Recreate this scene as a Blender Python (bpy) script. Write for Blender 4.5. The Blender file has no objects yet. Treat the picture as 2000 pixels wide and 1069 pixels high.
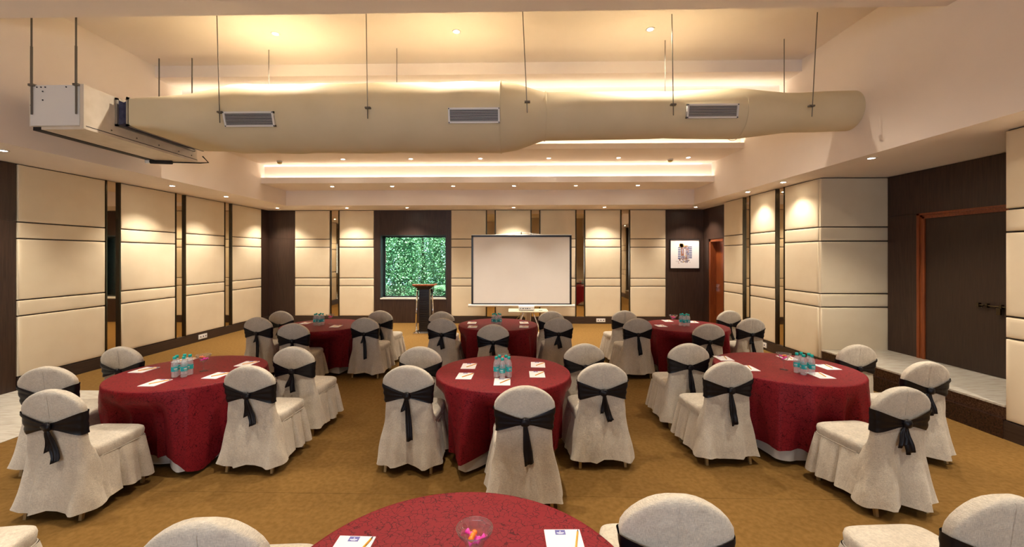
import bpy, math, random
from mathutils import Vector, Matrix
random.seed(7)
S = bpy.context.scene
C = S.collection
PI = math.pi

# ------------------------------------------------------------------ camera
cam = bpy.data.cameras.new('camera'); cam_o = bpy.data.objects.new('camera', cam); C.objects.link(cam_o)
cam.sensor_width = 36.0; cam.lens = 36.0 * 820.0 / 2000.0
cam.shift_x = 0.008; cam.shift_y = -0.01695
cam.clip_start = 0.05
cam_o.location = (0, 0, 1.9); cam_o.rotation_euler = (PI / 2, 0, 0.0222)
S.camera = cam_o

# ------------------------------------------------------------------ world, sun, exposure
W = bpy.data.worlds.new('world'); S.world = W; W.use_nodes = True
wn = W.node_tree.nodes; wl = W.node_tree.links
for n in list(wn): wn.remove(n)
wo = wn.new('ShaderNodeOutputWorld'); wb = wn.new('ShaderNodeBackground')
wb.inputs['Color'].default_value = (0.74, 0.84, 1.0, 1); wb.inputs['Strength'].default_value = 2.2
wl.new(wb.outputs[0], wo.inputs[0])
sun = bpy.data.lights.new('sun', 'SUN'); sun.energy = 7.0; sun.angle = 0.05; sun.color = (1, .95, .85)
sun_o = bpy.data.objects.new('sun', sun); C.objects.link(sun_o); sun_o.rotation_euler = (math.radians(24), 0, math.radians(30))
SPOT_W = 60.0          # each recessed lamp
NEAR_W = 105.0          # lamps in the high ceilings
COVE = 4.6             # led strips
S.view_settings.view_transform = 'Standard'; S.view_settings.look = 'None'
S.view_settings.gamma = 1.0; S.view_settings.use_curve_mapping = False
S.view_settings.exposure = 1.68
WARM = (1.0, 0.885, 0.73)

# ------------------------------------------------------------------ materials
def mat(name, col, rough=0.6, metal=0.0, spec=0.5, col2=None, nscale=8.0, bump=0.0, bscale=60.0, stretch=None,
        trans=0.0, ior=1.45, sheen=0.0, emit=None, estr=0.0, detail=4.0, lo=.35, hi=.65, bdist=.01):
    m = bpy.data.materials.new(name); m.use_nodes = True
    nt = m.node_tree; N = nt.nodes; L = nt.links; b = N['Principled BSDF']
    b.inputs['Base Color'].default_value = (*col, 1); b.inputs['Roughness'].default_value = rough
    b.inputs['Metallic'].default_value = metal; b.inputs['Specular IOR Level'].default_value = spec
    b.inputs['Transmission Weight'].default_value = trans; b.inputs['IOR'].default_value = ior
    if sheen: b.inputs['Sheen Weight'].default_value = sheen
    if emit: b.inputs['Emission Color'].default_value = (*emit, 1); b.inputs['Emission Strength'].default_value = estr
    if col2 or bump:
        tc = N.new('ShaderNodeTexCoord'); mp = N.new('ShaderNodeMapping'); L.new(tc.outputs['Object'], mp.inputs[0])
        if stretch: mp.inputs['Scale'].default_value = stretch
    if col2:
        nz = N.new('ShaderNodeTexNoise'); nz.inputs['Scale'].default_value = nscale; nz.inputs['Detail'].default_value = detail
        L.new(mp.outputs[0], nz.inputs['Vector'])
        cr = N.new('ShaderNodeValToRGB'); cr.color_ramp.elements[0].position = lo; cr.color_ramp.elements[1].position = hi
        cr.color_ramp.elements[0].color = (*col, 1); cr.color_ramp.elements[1].color = (*col2, 1)
        L.new(nz.outputs['Fac'], cr.inputs[0]); L.new(cr.outputs[0], b.inputs['Base Color'])
    if bump:
        n2 = N.new('ShaderNodeTexNoise'); n2.inputs['Scale'].default_value = bscale; n2.inputs['Detail'].default_value = 3
        L.new(mp.outputs[0], n2.inputs['Vector'])
        bp = N.new('ShaderNodeBump'); bp.inputs['Strength'].default_value = bump; bp.inputs['Distance'].default_value = bdist
        L.new(n2.outputs['Fac'], bp.inputs['Height']); L.new(bp.outputs[0], b.inputs['Normal'])
    return m

def wood_mat(name, c1, c2, rough=.45, axis='Z', scale=1.0):
    st = {'Z': (38, 38, 1.6), 'X': (1.6, 38, 38), 'Y': (38, 1.6, 38)}[axis]
    st = tuple(a * scale for a in st)
    return mat(name, c1, rough, col2=c2, nscale=2.2, stretch=st, bump=.12, bscale=3.0, lo=.3, hi=.75, detail=6, bdist=.004)

def linen_mat():
    m = mat('linen', (.53, .462, .365), .85, col2=(.62, .552, .445), nscale=5, sheen=.25)
    nt = m.node_tree; N = nt.nodes; L = nt.links; b = N['Principled BSDF']
    tc = N.new('ShaderNodeTexCoord')
    def nz(scale, st, det=3):
        mp = N.new('ShaderNodeMapping'); mp.inputs['Scale'].default_value = st; L.new(tc.outputs['Object'], mp.inputs[0])
        n = N.new('ShaderNodeTexNoise'); n.inputs['Scale'].default_value = scale; n.inputs['Detail'].default_value = det
        L.new(mp.outputs[0], n.inputs['Vector']); return n
    a = nz(60, (1, 1, 7)); c = nz(60, (7, 7, 1)); w = nz(9, (1, 1, .55), 4)
    ad = N.new('ShaderNodeMath'); ad.operation = 'ADD'; L.new(a.outputs['Fac'], ad.inputs[0]); L.new(c.outputs['Fac'], ad.inputs[1])
    b1 = N.new('ShaderNodeBump'); b1.inputs['Strength'].default_value = .5; b1.inputs['Distance'].default_value = .003
    L.new(ad.outputs[0], b1.inputs['Height'])
    b2 = N.new('ShaderNodeBump'); b2.inputs['Strength'].default_value = .8; b2.inputs['Distance'].default_value = .03
    L.new(w.outputs['Fac'], b2.inputs['Height']); L.new(b1.outputs[0], b2.inputs['Normal']); L.new(b2.outputs[0], b.inputs['Normal'])
    # woven colour: thin lighter and darker threads
    cr = [n for n in N if n.type == 'VALTORGB'][0]
    mx = N.new('ShaderNodeMix'); mx.data_type = 'RGBA'; mx.blend_type = 'MULTIPLY'; mx.inputs['Factor'].default_value = .6
    rr = N.new('ShaderNodeMapRange'); rr.inputs['From Min'].default_value = .7; rr.inputs['From Max'].default_value = 1.3
    rr.inputs['To Min'].default_value = .55; rr.inputs['To Max'].default_value = 1.25
    L.new(ad.outputs[0], rr.inputs['Value'])
    L.new(cr.outputs[0], mx.inputs[6]); L.new(rr.outputs[0], mx.inputs[7]); L.new(mx.outputs[2], b.inputs['Base Color'])
    return m

def damask_mat():
    m = bpy.data.materials.new('damask'); m.use_nodes = True
    nt = m.node_tree; N = nt.nodes; L = nt.links; b = N['Principled BSDF']
    tc = N.new('ShaderNodeTexCoord'); nz = N.new('ShaderNodeTexNoise'); nz.inputs['Scale'].default_value = 16; nz.inputs['Detail'].default_value = 2
    L.new(tc.outputs['Object'], nz.inputs['Vector'])
    mx = N.new('ShaderNodeMix'); mx.data_type = 'VECTOR'; mx.inputs['Factor'].default_value = .06
    L.new(tc.outputs['Object'], mx.inputs[4]); L.new(nz.outputs['Color'], mx.inputs[5])
    vo = N.new('ShaderNodeTexVoronoi'); vo.feature = 'DISTANCE_TO_EDGE'; vo.inputs['Scale'].default_value = 40
    L.new(mx.outputs[1], vo.inputs['Vector'])
    gap = N.new('ShaderNodeTexNoise'); gap.inputs['Scale'].default_value = 26; L.new(tc.outputs['Object'], gap.inputs['Vector'])
    th = N.new('ShaderNodeMapRange'); th.inputs['From Min'].default_value = .36; th.inputs['From Max'].default_value = .46
    th.inputs['To Min'].default_value = 0.0; th.inputs['To Max'].default_value = .038
    L.new(gap.outputs['Fac'], th.inputs['Value'])
    lt = N.new('ShaderNodeMath'); lt.operation = 'LESS_THAN'; L.new(vo.outputs['Distance'], lt.inputs[0]); L.new(th.outputs[0], lt.inputs[1])
    cm = N.new('ShaderNodeMix'); cm.data_type = 'RGBA'; cm.inputs[6].default_value = (.195, .011, .016, 1); cm.inputs[7].default_value = (.07, .003, .006, 1)
    L.new(lt.outputs[0], cm.inputs['Factor']); L.new(cm.outputs[2], b.inputs['Base Color'])
    b.inputs['Roughness'].default_value = .5; b.inputs['Specular IOR Level'].default_value = .12
    bp = N.new('ShaderNodeBump'); bp.inputs['Strength'].default_value = .25; bp.inputs['Distance'].default_value = .002; bp.invert = True
    L.new(lt.outputs[0], bp.inputs['Height']); L.new(bp.outputs[0], b.inputs['Normal'])
    return m

def carpet_mat():
    m = mat('carpet', (.165, .088, .022), .95, col2=(.205, .112, .032), nscale=26, bump=.6, bscale=300, detail=10, spec=.1, bdist=.004)
    return m

def marble_mat():
    m = mat('marble', (.60, .56, .48), .25, col2=(.42, .37, .30), nscale=5, stretch=(1, 7, 3), lo=.45, hi=.75, detail=9)
    return m

def emis(name, col, s):
    m = bpy.data.materials.new(name); m.use_nodes = True; nt = m.node_tree
    for n in list(nt.nodes): nt.nodes.remove(n)
    o = nt.nodes.new('ShaderNodeOutputMaterial'); e = nt.nodes.new('ShaderNodeEmission')
    e.inputs[0].default_value = (*col, 1); e.inputs[1].default_value = s; nt.links.new(e.outputs[0], o.inputs[0]); return m

def pane_mat(tint=(.82, 1.0, .95)):
    m = bpy.data.materials.new('window_glass'); m.use_nodes = True; nt = m.node_tree; N = nt.nodes
    for n in list(N): N.remove(n)
    o = N.new('ShaderNodeOutputMaterial'); t = N.new('ShaderNodeBsdfTransparent'); g = N.new('ShaderNodeBsdfGlossy')
    t.inputs[0].default_value = (*tint, 1); g.inputs['Roughness'].default_value = .01
    f = N.new('ShaderNodeFresnel'); f.inputs[0].default_value = 1.45; mx = N.new('ShaderNodeMixShader')
    nt.links.new(f.outputs[0], mx.inputs[0]); nt.links.new(t.outputs[0], mx.inputs[1]); nt.links.new(g.outputs[0], mx.inputs[2])
    nt.links.new(mx.outputs[0], o.inputs[0]); return m

def edge_fac(N, L):
    lw = N.new('ShaderNodeLayerWeight'); lw.inputs[0].default_value = .5; p = N.new('ShaderNodeMath'); p.operation = 'POWER'; p.inputs[1].default_value = 3.0
    L.new(lw.outputs['Facing'], p.inputs[0]); r = N.new('ShaderNodeMapRange'); r.inputs['To Min'].default_value = .06; r.inputs['To Max'].default_value = .85
    L.new(p.outputs[0], r.inputs['Value']); return r
def clear_mat(name, milk):
    m = bpy.data.materials.new(name); m.use_nodes = True; nt = m.node_tree; N = nt.nodes; L = nt.links
    for n in list(N): N.remove(n)
    o = N.new('ShaderNodeOutputMaterial'); t = N.new('ShaderNodeBsdfTransparent'); g = N.new('ShaderNodeBsdfGlossy'); d = N.new('ShaderNodeBsdfDiffuse')
    t.inputs[0].default_value = (.97, .98, .98, 1); g.inputs['Roughness'].default_value = .05; d.inputs[0].default_value = (.85, .88, .88, 1)
    f = edge_fac(N, L); m1 = N.new('ShaderNodeMixShader'); m2 = N.new('ShaderNodeMixShader'); m1.inputs[0].default_value = milk
    L.new(t.outputs[0], m1.inputs[1]); L.new(d.outputs[0], m1.inputs[2]); L.new(f.outputs[0], m2.inputs[0]); L.new(m1.outputs[0], m2.inputs[1]); L.new(g.outputs[0], m2.inputs[2])
    L.new(m2.outputs[0], o.inputs[0]); return m
M = dict(
    panel=mat('panel_fabric', (.72, .605, .425), .8, col2=(.75, .64, .46), nscale=3, bump=.10, bscale=5, sheen=.1, bdist=.02),
    paint=mat('ceiling_paint', (.84, .75, .675), .8, col2=(.86, .77, .695), nscale=2),
    backing=mat('groove_backing', (.03, .018, .012), .6),
    wood=wood_mat('dark_wood', (.026, .013, .0085), (.060, .031, .021), .40),
    base=wood_mat('base_wood', (.030, .017, .012), (.055, .033, .024), .4, 'X'),
    door=wood_mat('door_veneer', (.024, .012, .007), (.042, .022, .013), .5),
    teak=wood_mat('teak_frame', (.16, .035, .008), (.30, .075, .018), .35),
    mirror=mat('bronze_mirror', (.62, .52, .38), .03, metal=1.0),
    bronze=mat('bronze_trim', (.075, .055, .03), .25, metal=.8),
    carpet=carpet_mat(), marble=marble_mat(),
    granite=mat('granite', (.035, .016, .011), .18, col2=(.11, .055, .035), nscale=55, detail=6),
    granite2=mat('dark_granite', (.018, .008, .006), .22, col2=(.05, .022, .014), nscale=55, detail=6),
    linen=linen_mat(), damask=damask_mat(),
    white_cloth=mat('white_cloth', (.62, .59, .54), .85, col2=(.68, .65, .6), nscale=4, bump=.2, bscale=18),
    satin=mat('black_satin', (.005, .004, .006), .40, spec=.35, bump=.3, bscale=14),
    leg=mat('gilt_leg', (.42, .30, .14), .4, metal=.5),
    duct=mat('duct_fabric', (.66, .56, .36), .75, col2=(.70, .60, .40), nscale=2, bump=.2, bscale=2.2, bdist=.04),
    grille=mat('grille_white', (.75, .72, .68), .4),
    slat=mat('grille_slat', (.62, .6, .57), .35),
    dark=mat('dark_void', (.012, .012, .02), .7),
    casing=mat('unit_casing', (.74, .66, .55), .45, col2=(.66, .58, .46), nscale=6),
    canvas=mat('blue_canvas', (.022, .022, .06), .6, col2=(.05, .05, .10), nscale=14, bump=.6, bscale=16),
    steel=mat('galvanised', (.38, .36, .32), .4, metal=.7),
    rod=mat('hanger_rod', (.16, .14, .11), .5, metal=.5),
    rubber=mat('black_insulation', (.012, .01, .01), .6),
    chrome=mat('chrome', (.8, .76, .72), .08, metal=1.0),
    black=mat('black_gloss', (.012, .01, .01), .3), frame=mat('window_frame_black', (.012, .016, .016), .4),
    reveal=mat('reveal_paint', (.03, .05, .06), .5),
    screen=mat('screen_fabric', (.72, .69, .66), .75, col2=(.74, .71, .68), nscale=2),
    white=mat('white_plastic', (.78, .76, .72), .35), tube=mat('white_tube', (.8, .78, .76), .3),
    tabletop=mat('beige_laminate', (.62, .53, .38), .4),
    pencil=mat('pencil_orange', (.80, .36, .03), .4), tip=mat('pencil_tip', (.02, .02, .06), .5),
    paper=mat('paper', (.80, .76, .76), .7), logo=mat('logo_blue', (.12, .12, .36), .6), logo_white=mat('logo_white', (.7, .7, .8), .6),
    pet=clear_mat('clear_bottle', .22), cap=mat('teal_cap', (.0, .36, .30), .4),
    label=mat('teal_label', (.01, .38, .38), .45), glass=clear_mat('clear_glass', .03),
    pink=mat('pink_wrapper', (.85, .05, .38), .35), orange=mat('orange_wrapper', (.9, .22, .02), .35),
    pane=pane_mat(), clear_pane=pane_mat((.97, .97, .97)), led=emis('cove_led', (1.0, .89, .68), COVE), lamp=emis('lamp_face', (1.0, .88, .70), 30.0),
    leaf=mat('leaf_green', (.05, .17, .065), .5, col2=(.27, .43, .22), nscale=3.5, detail=8, spec=.5, lo=.38, hi=.62),
    palm=mat('palm_leaf', (.16, .27, .12), .5), bark=mat('bark', (.06, .045, .03), .9), soil=mat('soil', (.08, .07, .04), .95),
    p_blue=mat('paint_blue', (.14, .16, .28), .8), p_brown=mat('paint_brown', (.30, .12, .07), .8), p_ochre=mat('paint_ochre', (.52, .32, .10), .8),
    p_grey=mat('paint_grey', (.34, .30, .36), .8), detector=mat('yellowed_plastic', (.55, .42, .12), .4),
)

# ------------------------------------------------------------------ mesh helpers
def lerp(a, b, t): return a + (b - a) * t
class MB:
    def __init__(s): s.v = []; s.f = []; s.mi = []
    def add(s, vs, fs, mi=0):
        o = len(s.v); s.v += [tuple(p) for p in vs]; s.f += [tuple(o + i for i in f) for f in fs]; s.mi += [mi] * len(fs); return s
    def box(s, x0, x1, y0, y1, z0, z1, mi=0):
        return s.add([(x0,y0,z0),(x1,y0,z0),(x1,y1,z0),(x0,y1,z0),(x0,y0,z1),(x1,y0,z1),(x1,y1,z1),(x0,y1,z1)],
                     [(0,3,2,1),(4,5,6,7),(0,1,5,4),(1,2,6,5),(2,3,7,6),(3,0,4,7)], mi)
    def loops(s, rings, closed=True, cap0=False, cap1=False, mi=0):
        n = len(rings[0]); o = len(s.v); fs = []
        for r in rings: s.v += [tuple(p) for p in r]
        m = n if closed else n - 1
        for i in range(len(rings) - 1):
            for j in range(m):
                a = o + i * n + j; b = o + i * n + (j + 1) % n
                fs.append((a, b, b + n, a + n))
        if cap0: fs.append(tuple(o + j for j in reversed(range(n))))
        if cap1: fs.append(tuple(o + (len(rings) - 1) * n + j for j in range(n)))
        s.f += fs; s.mi += [mi] * len(fs); return s
    def lathe(s, prof, n=16, c=(0, 0, 0), cap0=True, cap1=True, mi=0):
        rings = [[(c[0] + r * math.cos(2*PI*j/n), c[1] + r * math.sin(2*PI*j/n), c[2] + z) for j in range(n)] for r, z in prof]
        return s.loops(rings, True, cap0, cap1, mi)
    def tube(s, pts, r, n=8, mi=0):
        pts = [Vector(p) for p in pts]; rings = []
        for i, p in enumerate(pts):
            d = (pts[min(i+1, len(pts)-1)] - pts[max(i-1, 0)]).normalized()
            u = d.orthogonal().normalized() if abs(d.z) > .99 else d.cross(Vector((0,0,1))).normalized()
            w = d.cross(u).normalized(); rr = r[i] if isinstance(r, (list, tuple)) else r
            rings.append([p + u * rr * math.cos(2*PI*j/n) + w * rr * math.sin(2*PI*j/n) for j in range(n)])
        return s.loops(rings, True, True, True, mi)
    def mesh(s, name, smooth=False):
        me = bpy.data.meshes.new(name); me.from_pydata(s.v, [], s.f)
        me.polygons.foreach_set('material_index', s.mi)
        if smooth: me.polygons.foreach_set('use_smooth', [True] * len(s.f))
        me.update(); return me
    def build(s, name, mats, parent=None, smooth=False, loc=None):
        me = s.mesh(name, smooth)
        for m in (mats if isinstance(mats, (list, tuple)) else [mats]): me.materials.append(M[m] if isinstance(m, str) else m)
        return link(name, me, parent, loc)
def link(name, me, parent=None, loc=None):
    o = bpy.data.objects.new(name, me); C.objects.link(o)
    if parent: o.parent = parent
    if loc: o.location = loc
    return o
def autosmooth(o, ang=40):
    me = o.data
    me.polygons.foreach_set('use_smooth', [True] * len(me.polygons)); me.set_sharp_from_angle(angle=math.radians(ang)); return o
def tag(o, label, cat, group=None):
    o['label'] = label; o['category'] = cat
    if group: o['group'] = group
    return o
def struct(o): o['kind'] = 'structure'; return o
def thing(name, label, cat, loc=(0,0,0), rz=0, group=None):
    o = bpy.data.objects.new(name, None); C.objects.link(o); o.location = loc; o.rotation_euler = (0, 0, rz); o.empty_display_size = .1
    return tag(o, label, cat, group)
def copy_tree(o, parent=None):
    c = o.copy(); C.objects.link(c)
    if parent: c.parent = parent
    for ch in list(o.children): copy_tree(ch, c)
    return c

# ------------------------------------------------------------------ the room
XL, XR, XA, YB, YR, ZS = -7.03, 5.15, 6.23, 11.9, -4.2, 3.21
FL, FR, YF = -5.89, 4.59, 10.76            # coffer opening
YN, ZN, ZT = 4.55, 4.55, 5.03              # near beam edge, near ceiling, top ceiling
A0, A1 = 4.48, 7.135                       # alcove along the right wall

fl = MB(); fl.box(XL - .3, XA + .3, YR - .3, YB + .3, -.2, -.003)
floor = struct(fl.build('floor', 'carpet'))
ys = [YR - .3, -.33, 3.33, 6.99, 10.65, YB + .3]
for y0, y1 in zip(ys, ys[1:]):
    q = MB(); q.box(XL - .3, XA + .3, y0 + .0015, y1 - .0015, -.003, 0); q.build('carpet_strip', 'carpet', floor)
for i in range(3):
    for j in range(17):
        x0 = XL + i * .61; y0 = 5.80 - (j + 1) * .59
        mf2 = MB(); mf2.box(x0, x0 + .606, y0, y0 + .586, 0.0005, .004); mf2.build('marble_tile', 'marble', floor)

# ceiling: top slab, near slab, steps, soffit ring
ce = MB(); ce.box(FL, FR, YN - .0, 6.78, ZT, ZT + .1)
ceiling = struct(ce.build('ceiling', 'paint'))
def cbox(name, *b, m='paint'):
    q = MB(); q.box(*b); return q.build(name, m, ceiling)
cbox('near_slab', FL, FR, YR, YN, ZN, ZN + .1)
cbox('near_beam_face', FL, FR, YN - .1, YN, ZN + .1, ZT + .1)
cbox('ceiling_beam', FL, FR, 6.78, 7.32, 4.84, ZT + .1)
def step(y_lip, y_back, zb, lip_h, z_prev):
    # hanging shelf with an upstand lip at the front and a lit cove behind it
    cbox('step_shelf', FL, FR, y_lip, y_back + .12, zb, zb + .03)
    cbox('step_lip', FL, FR, y_lip, y_lip + .02, zb + .03, zb + lip_h)
    cbox('cove_wall', FL, FR, y_lip + .14, y_lip + .16, zb + .03, z_prev + .03)
    q = MB(); q.box(FL + .05, FR - .05, y_lip + .05, y_lip + .085, zb + .035, zb + .055)
    q.build('led_strip', 'led', ceiling)
step(7.20, 8.44, 4.45, .11, 4.84)
step(8.44, 9.68, 4.05, .11, 4.45)
step(9.68, YF, 3.60, .135, 4.05)
cbox('back_fascia', FL, FR, YF, YF + .05, ZS + .06, 3.66)
cbox('left_fascia', FL - .05, FL, YR, YF + .05, ZS + .06, ZT + .1)
cbox('right_fascia', FR, FR + .05, YR, YF + .05, ZS + .06, ZT + .1)
cbox('left_soffit', XL, FL - .0, YR, YF, ZS, ZS + .06)
cbox('back_soffit', XL, XA, YF, YB, ZS, ZS + .06)
cbox('right_soffit', FR + .0, XA + .1, YR, YF, ZS, ZS + .06)

# walls: dark backing with padded panels, mirror strips and wood sheets in front
ROWS = [(.19, 1.05), (1.05, 1.275), (1.275, 2.15), (2.15, 2.385), (2.385, 3.205)]
_pc = {}
def panel_mesh(w, h):
    k = (round(w, 3), round(h, 3))
    if k not in _pc:
        g = .009; q = MB()
        def ring(i, y): return [(g+i, y, g+i), (w-g-i, y, g+i), (w-g-i, y, h-g-i), (g+i, y, h-g-i)]
        q.loops([ring(0, 0), ring(0, -.032), ring(.004, -.040), ring(.014, -.044), ring(.05, -.046)], True, False, True)
        me = q.mesh('upholstered_panel'); me.materials.append(M['panel'])
        me.polygons.foreach_set('use_smooth', [True] * len(me.polygons)); me.set_sharp_from_angle(angle=math.radians(50))
        _pc[k] = me
    return _pc[k]
def wall_frame(parent, org, rz):
    def put(name, me_or_mb, u, z=0.0, m=None):
        o = link(name, me_or_mb, parent) if isinstance(me_or_mb, bpy.types.Mesh) else me_or_mb.build(name, m, parent)
        R = Matrix.Rotation(rz, 4, 'Z'); p = R @ Vector((u, 0, z)) + Vector(org)
        o.location = p; o.rotation_euler = (0, 0, rz); return o
    return put
def dress(put, spans):
    # local wall frame: u runs along the wall, the room lies at -y
    for kind, a, b in spans:
        w = b - a
        if kind == 'p':
            for z0, z1 in ROWS: put('upholstered_panel', panel_mesh(w, z1 - z0), a, z0)
        elif kind == 'm':
            q = MB(); q.box(.02, w - .02, -.012, 0, .19, 3.205); put('mirror_strip', q, a, 0, 'mirror')
            for x in (0, w - .022):
                q = MB(); q.box(x, x + .022, -.05, 0, .19, 3.205); put('bronze_trim', q, a, 0, 'bronze')
        elif kind == 'w':
            n = max(1, round(w / 1.22))
            for i in range(n):
                for z0, z1 in ((0.0, 2.40), (2.40, 3.205)):
                    q = MB(); q.box(.0015, w / n - .0015, -.03, 0, z0 + .0015, z1 - .0015); put('wood_sheet', q, a + i * w / n, 0, 'wood')
def baseboard(name, put_args, a, b):
    q = MB(); q.box(a, b, -.055, 0, 0, .18); q.box(a, b, -.05, 0, .18, .19)
    o = q.build(name, 'base'); R = Matrix.Rotation(put_args[1], 4, 'Z'); o.location = put_args[0]; o.rotation_euler = (0, 0, put_args[1]); return struct(o)

# left wall: u runs along +Y, room at +X  -> rotate so local -y = +X : rz = +90deg
q = MB(); q.box(XL - .2, XL, YR, YB + .2, 0, ZS + .1); wall_left = struct(q.build('wall_left', 'backing'))
LP = ((XL, 0, 0), PI / 2); put = wall_frame(wall_left, *LP)
dress(put, [('w', YR, .6), ('w', .6, 5.76), ('p', 5.77, 7.05), ('m', 7.05, 7.32), ('p', 7.32, 8.54), ('m', 8.54, 8.81), ('p', 8.81, 10.02), ('m', 10.02, 10.29), ('p', 10.29, 11.51), ('w', 11.52, YB)])
baseboard('baseboard_left', LP, 5.77, YB)

# back wall with the window opening
WX0, WX1, WZ0, WZ1 = -3.78, -1.90, .69, 2.50
q = MB()
q.box(XL, WX0, YB, YB + .3, 0, ZS + .1); q.box(WX1, XA + .2, YB, YB + .3, 0, ZS + .1)
q.box(WX0, WX1, YB, YB + .3, 0, WZ0); q.box(WX0, WX1, YB, YB + .3, WZ1, ZS + .1)
wall_back = struct(q.build('wall_back', 'backing'))
BP = ((0, YB, 0), 0.0); put = wall_frame(wall_back, *BP)
s = [('w', XL, -6.24), ('p', -6.24, -5.22), ('m', -5.22, -4.96), ('p', -4.96, -3.96)]
x = -1.76
for i in range(5):
    s.append(('p', x, x + 1.0)); x += 1.0
    if i < 4: s.append(('m', x, x + .26)); x += .26
s.append(('w', x, 5.33))
dress(put, s)
for (a, b, c, d) in ((-3.96, WX0, 0, 3.205), (WX1, -1.76, 0, 3.205), (WX0, WX1, 0, WZ0), (WX0, WX1, WZ1, 3.205)):
    q = MB(); q.box(a + .001, b - .001, -.03, 0, c, d); put('wood_sheet', q, 0, 0, 'wood')
baseboard('baseboard_back', BP, XL, -3.96)
q = MB(); q.box(-1.76, 4.28, -.055, 0, 0, .18); q.box(-1.76, 4.28, -.05, 0, .18, .19); o = q.build('baseboard_front', 'base'); o.location = (0, YB, 0); struct(o)

# window: reveal liner, black frame, pane
win = MB(); t = .02
win.box(WX0, WX0 + t, YB - .03, YB + .3, WZ0, WZ1); win.box(WX1 - t, WX1, YB - .03, YB + .3, WZ0, WZ1)
win.box(WX0, WX1, YB - .03, YB + .3, WZ0, WZ0 + t); win.box(WX0, WX1, YB - .03, YB + .3, WZ1 - t, WZ1)
window = struct(win.build('window_1', 'reveal'))
q = MB()
for b in ((WX0 + t, WX0 + .07, WZ0 + t, WZ1 - t), (WX1 - .05, WX1 - t, WZ0 + t, WZ1 - t), (WX0 + t, WX1 - t, WZ0 + t, WZ0 + .06), (WX0 + t, WX1 - t, WZ1 - .06, WZ1 - t)):
    q.box(b[0], b[1], YB + .20, YB + .25, b[2], b[3])
q.build('window_frame', 'frame', window)
q = MB(); q.box(WX0 + .07, WX1 - .05, YB + .222, YB + .228, WZ0 + .06, WZ1 - .06); q.build('pane', 'pane', window)
q = MB(); q.box(WX0 + .08, WX0 + .10, YB + .18, YB + .20, 1.7, 2.05); q.build('window_handle', 'steel', window)
q = MB(); q.box(WX0, WX1, YB - .045, YB + .19, WZ0 - .015, WZ0 + .003 + t); q.build('window_sill', 'white', window)

# right wall: main part, recessed door part, alcove
q = MB(); q.box(XR + .001, XR + .2, 7.14, 10.3, 0, ZS + .1); q.box(XR + .2, XA + .2, 7.14, 7.34, 0, ZS + .1)
q.box(XR + .001, XR + .2, YR, A0, 0, ZS + .1)
wall_right = struct(q.build('wall_right', 'backing'))
# local -y = -X  -> rz = -90deg, u runs along -Y
RP = ((XR, 0, 0), -PI / 2); put = wall_frame(wall_right, *RP)
dress(put, [(k, -b, -a) for k, a, b in (('p', 9.45, 10.3), ('m', 9.17, 9.45), ('p', 8.29, 9.17), ('m', 8.02, 8.29), ('p', 7.135, 8.02), ('p', 3.3, 4.48), ('m', 3.03, 3.3), ('p', 1.8, 3.03), ('w', YR, 1.8))])
put2 = wall_frame(wall_right, (0, 7.14, 0), 0.0)
dress(put2, [('p', XR - .04, XA)])
baseboard('baseboard_right', RP, -10.3, -7.10)
baseboard('baseboard_near', RP, -4.48, -1.8)
# recessed dark bay with door
XD = 5.33; DY0, DY1, DZ = 10.74, 11.55, 2.36
q = MB(); q.box(XD + .25, XD + .45, 10.1, YB + .3, 0, ZS + .1)
q.box(XD, XD + .25, 10.12, DY0, 0, ZS + .1); q.box(XD, XD + .25, DY1, YB, 0, ZS + .1); q.box(XD, XD + .25, DY0, DY1, DZ, ZS + .1)
wall_bay = struct(q.build('wall_bay', 'backing'))
put = wall_frame(wall_bay, (XD, 0, 0), -PI / 2)
for (a, b, c, d) in ((10.12, DY0, 0, 3.205), (DY1, YB - .03, 0, 3.205), (DY0, DY1, DZ, 3.205)):
    q = MB(); q.box(-b + .001, -a - .001, -.012, 0, c, d); put('wood_sheet', q, 0, 0, 'wood')
q = MB(); q.box(XD, XD + .16, DY1 - .09, DY1, 0, DZ); q.box(XD, XD + .16, DY0, DY0 + .06, 0, DZ); q.box(XD, XD + .16, DY0, DY1, DZ - .07, DZ)
door1 = struct(q.build('door_1', 'teak'))
q = MB(); q.box(XD + .16, XD + .20, DY0 + .06, DY1 - .09, .01, DZ - .07); q.build('door_leaf', 'teak', door1)
q = MB(); q.box(XD + .12, XD + .16, DY1 - .17, DY1 - .14, .95, 1.15); q.tube([(XD + .10, DY1 - .155, 1.06), (XD + .10, DY1 - .30, 1.06)], .009); q.build('door_handle', 'chrome', door1)
q = MB(); q.box(XD - .02, XD + .2, DY0, DY1, 0, .012); q.build('threshold', 'marble', door1)

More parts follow.
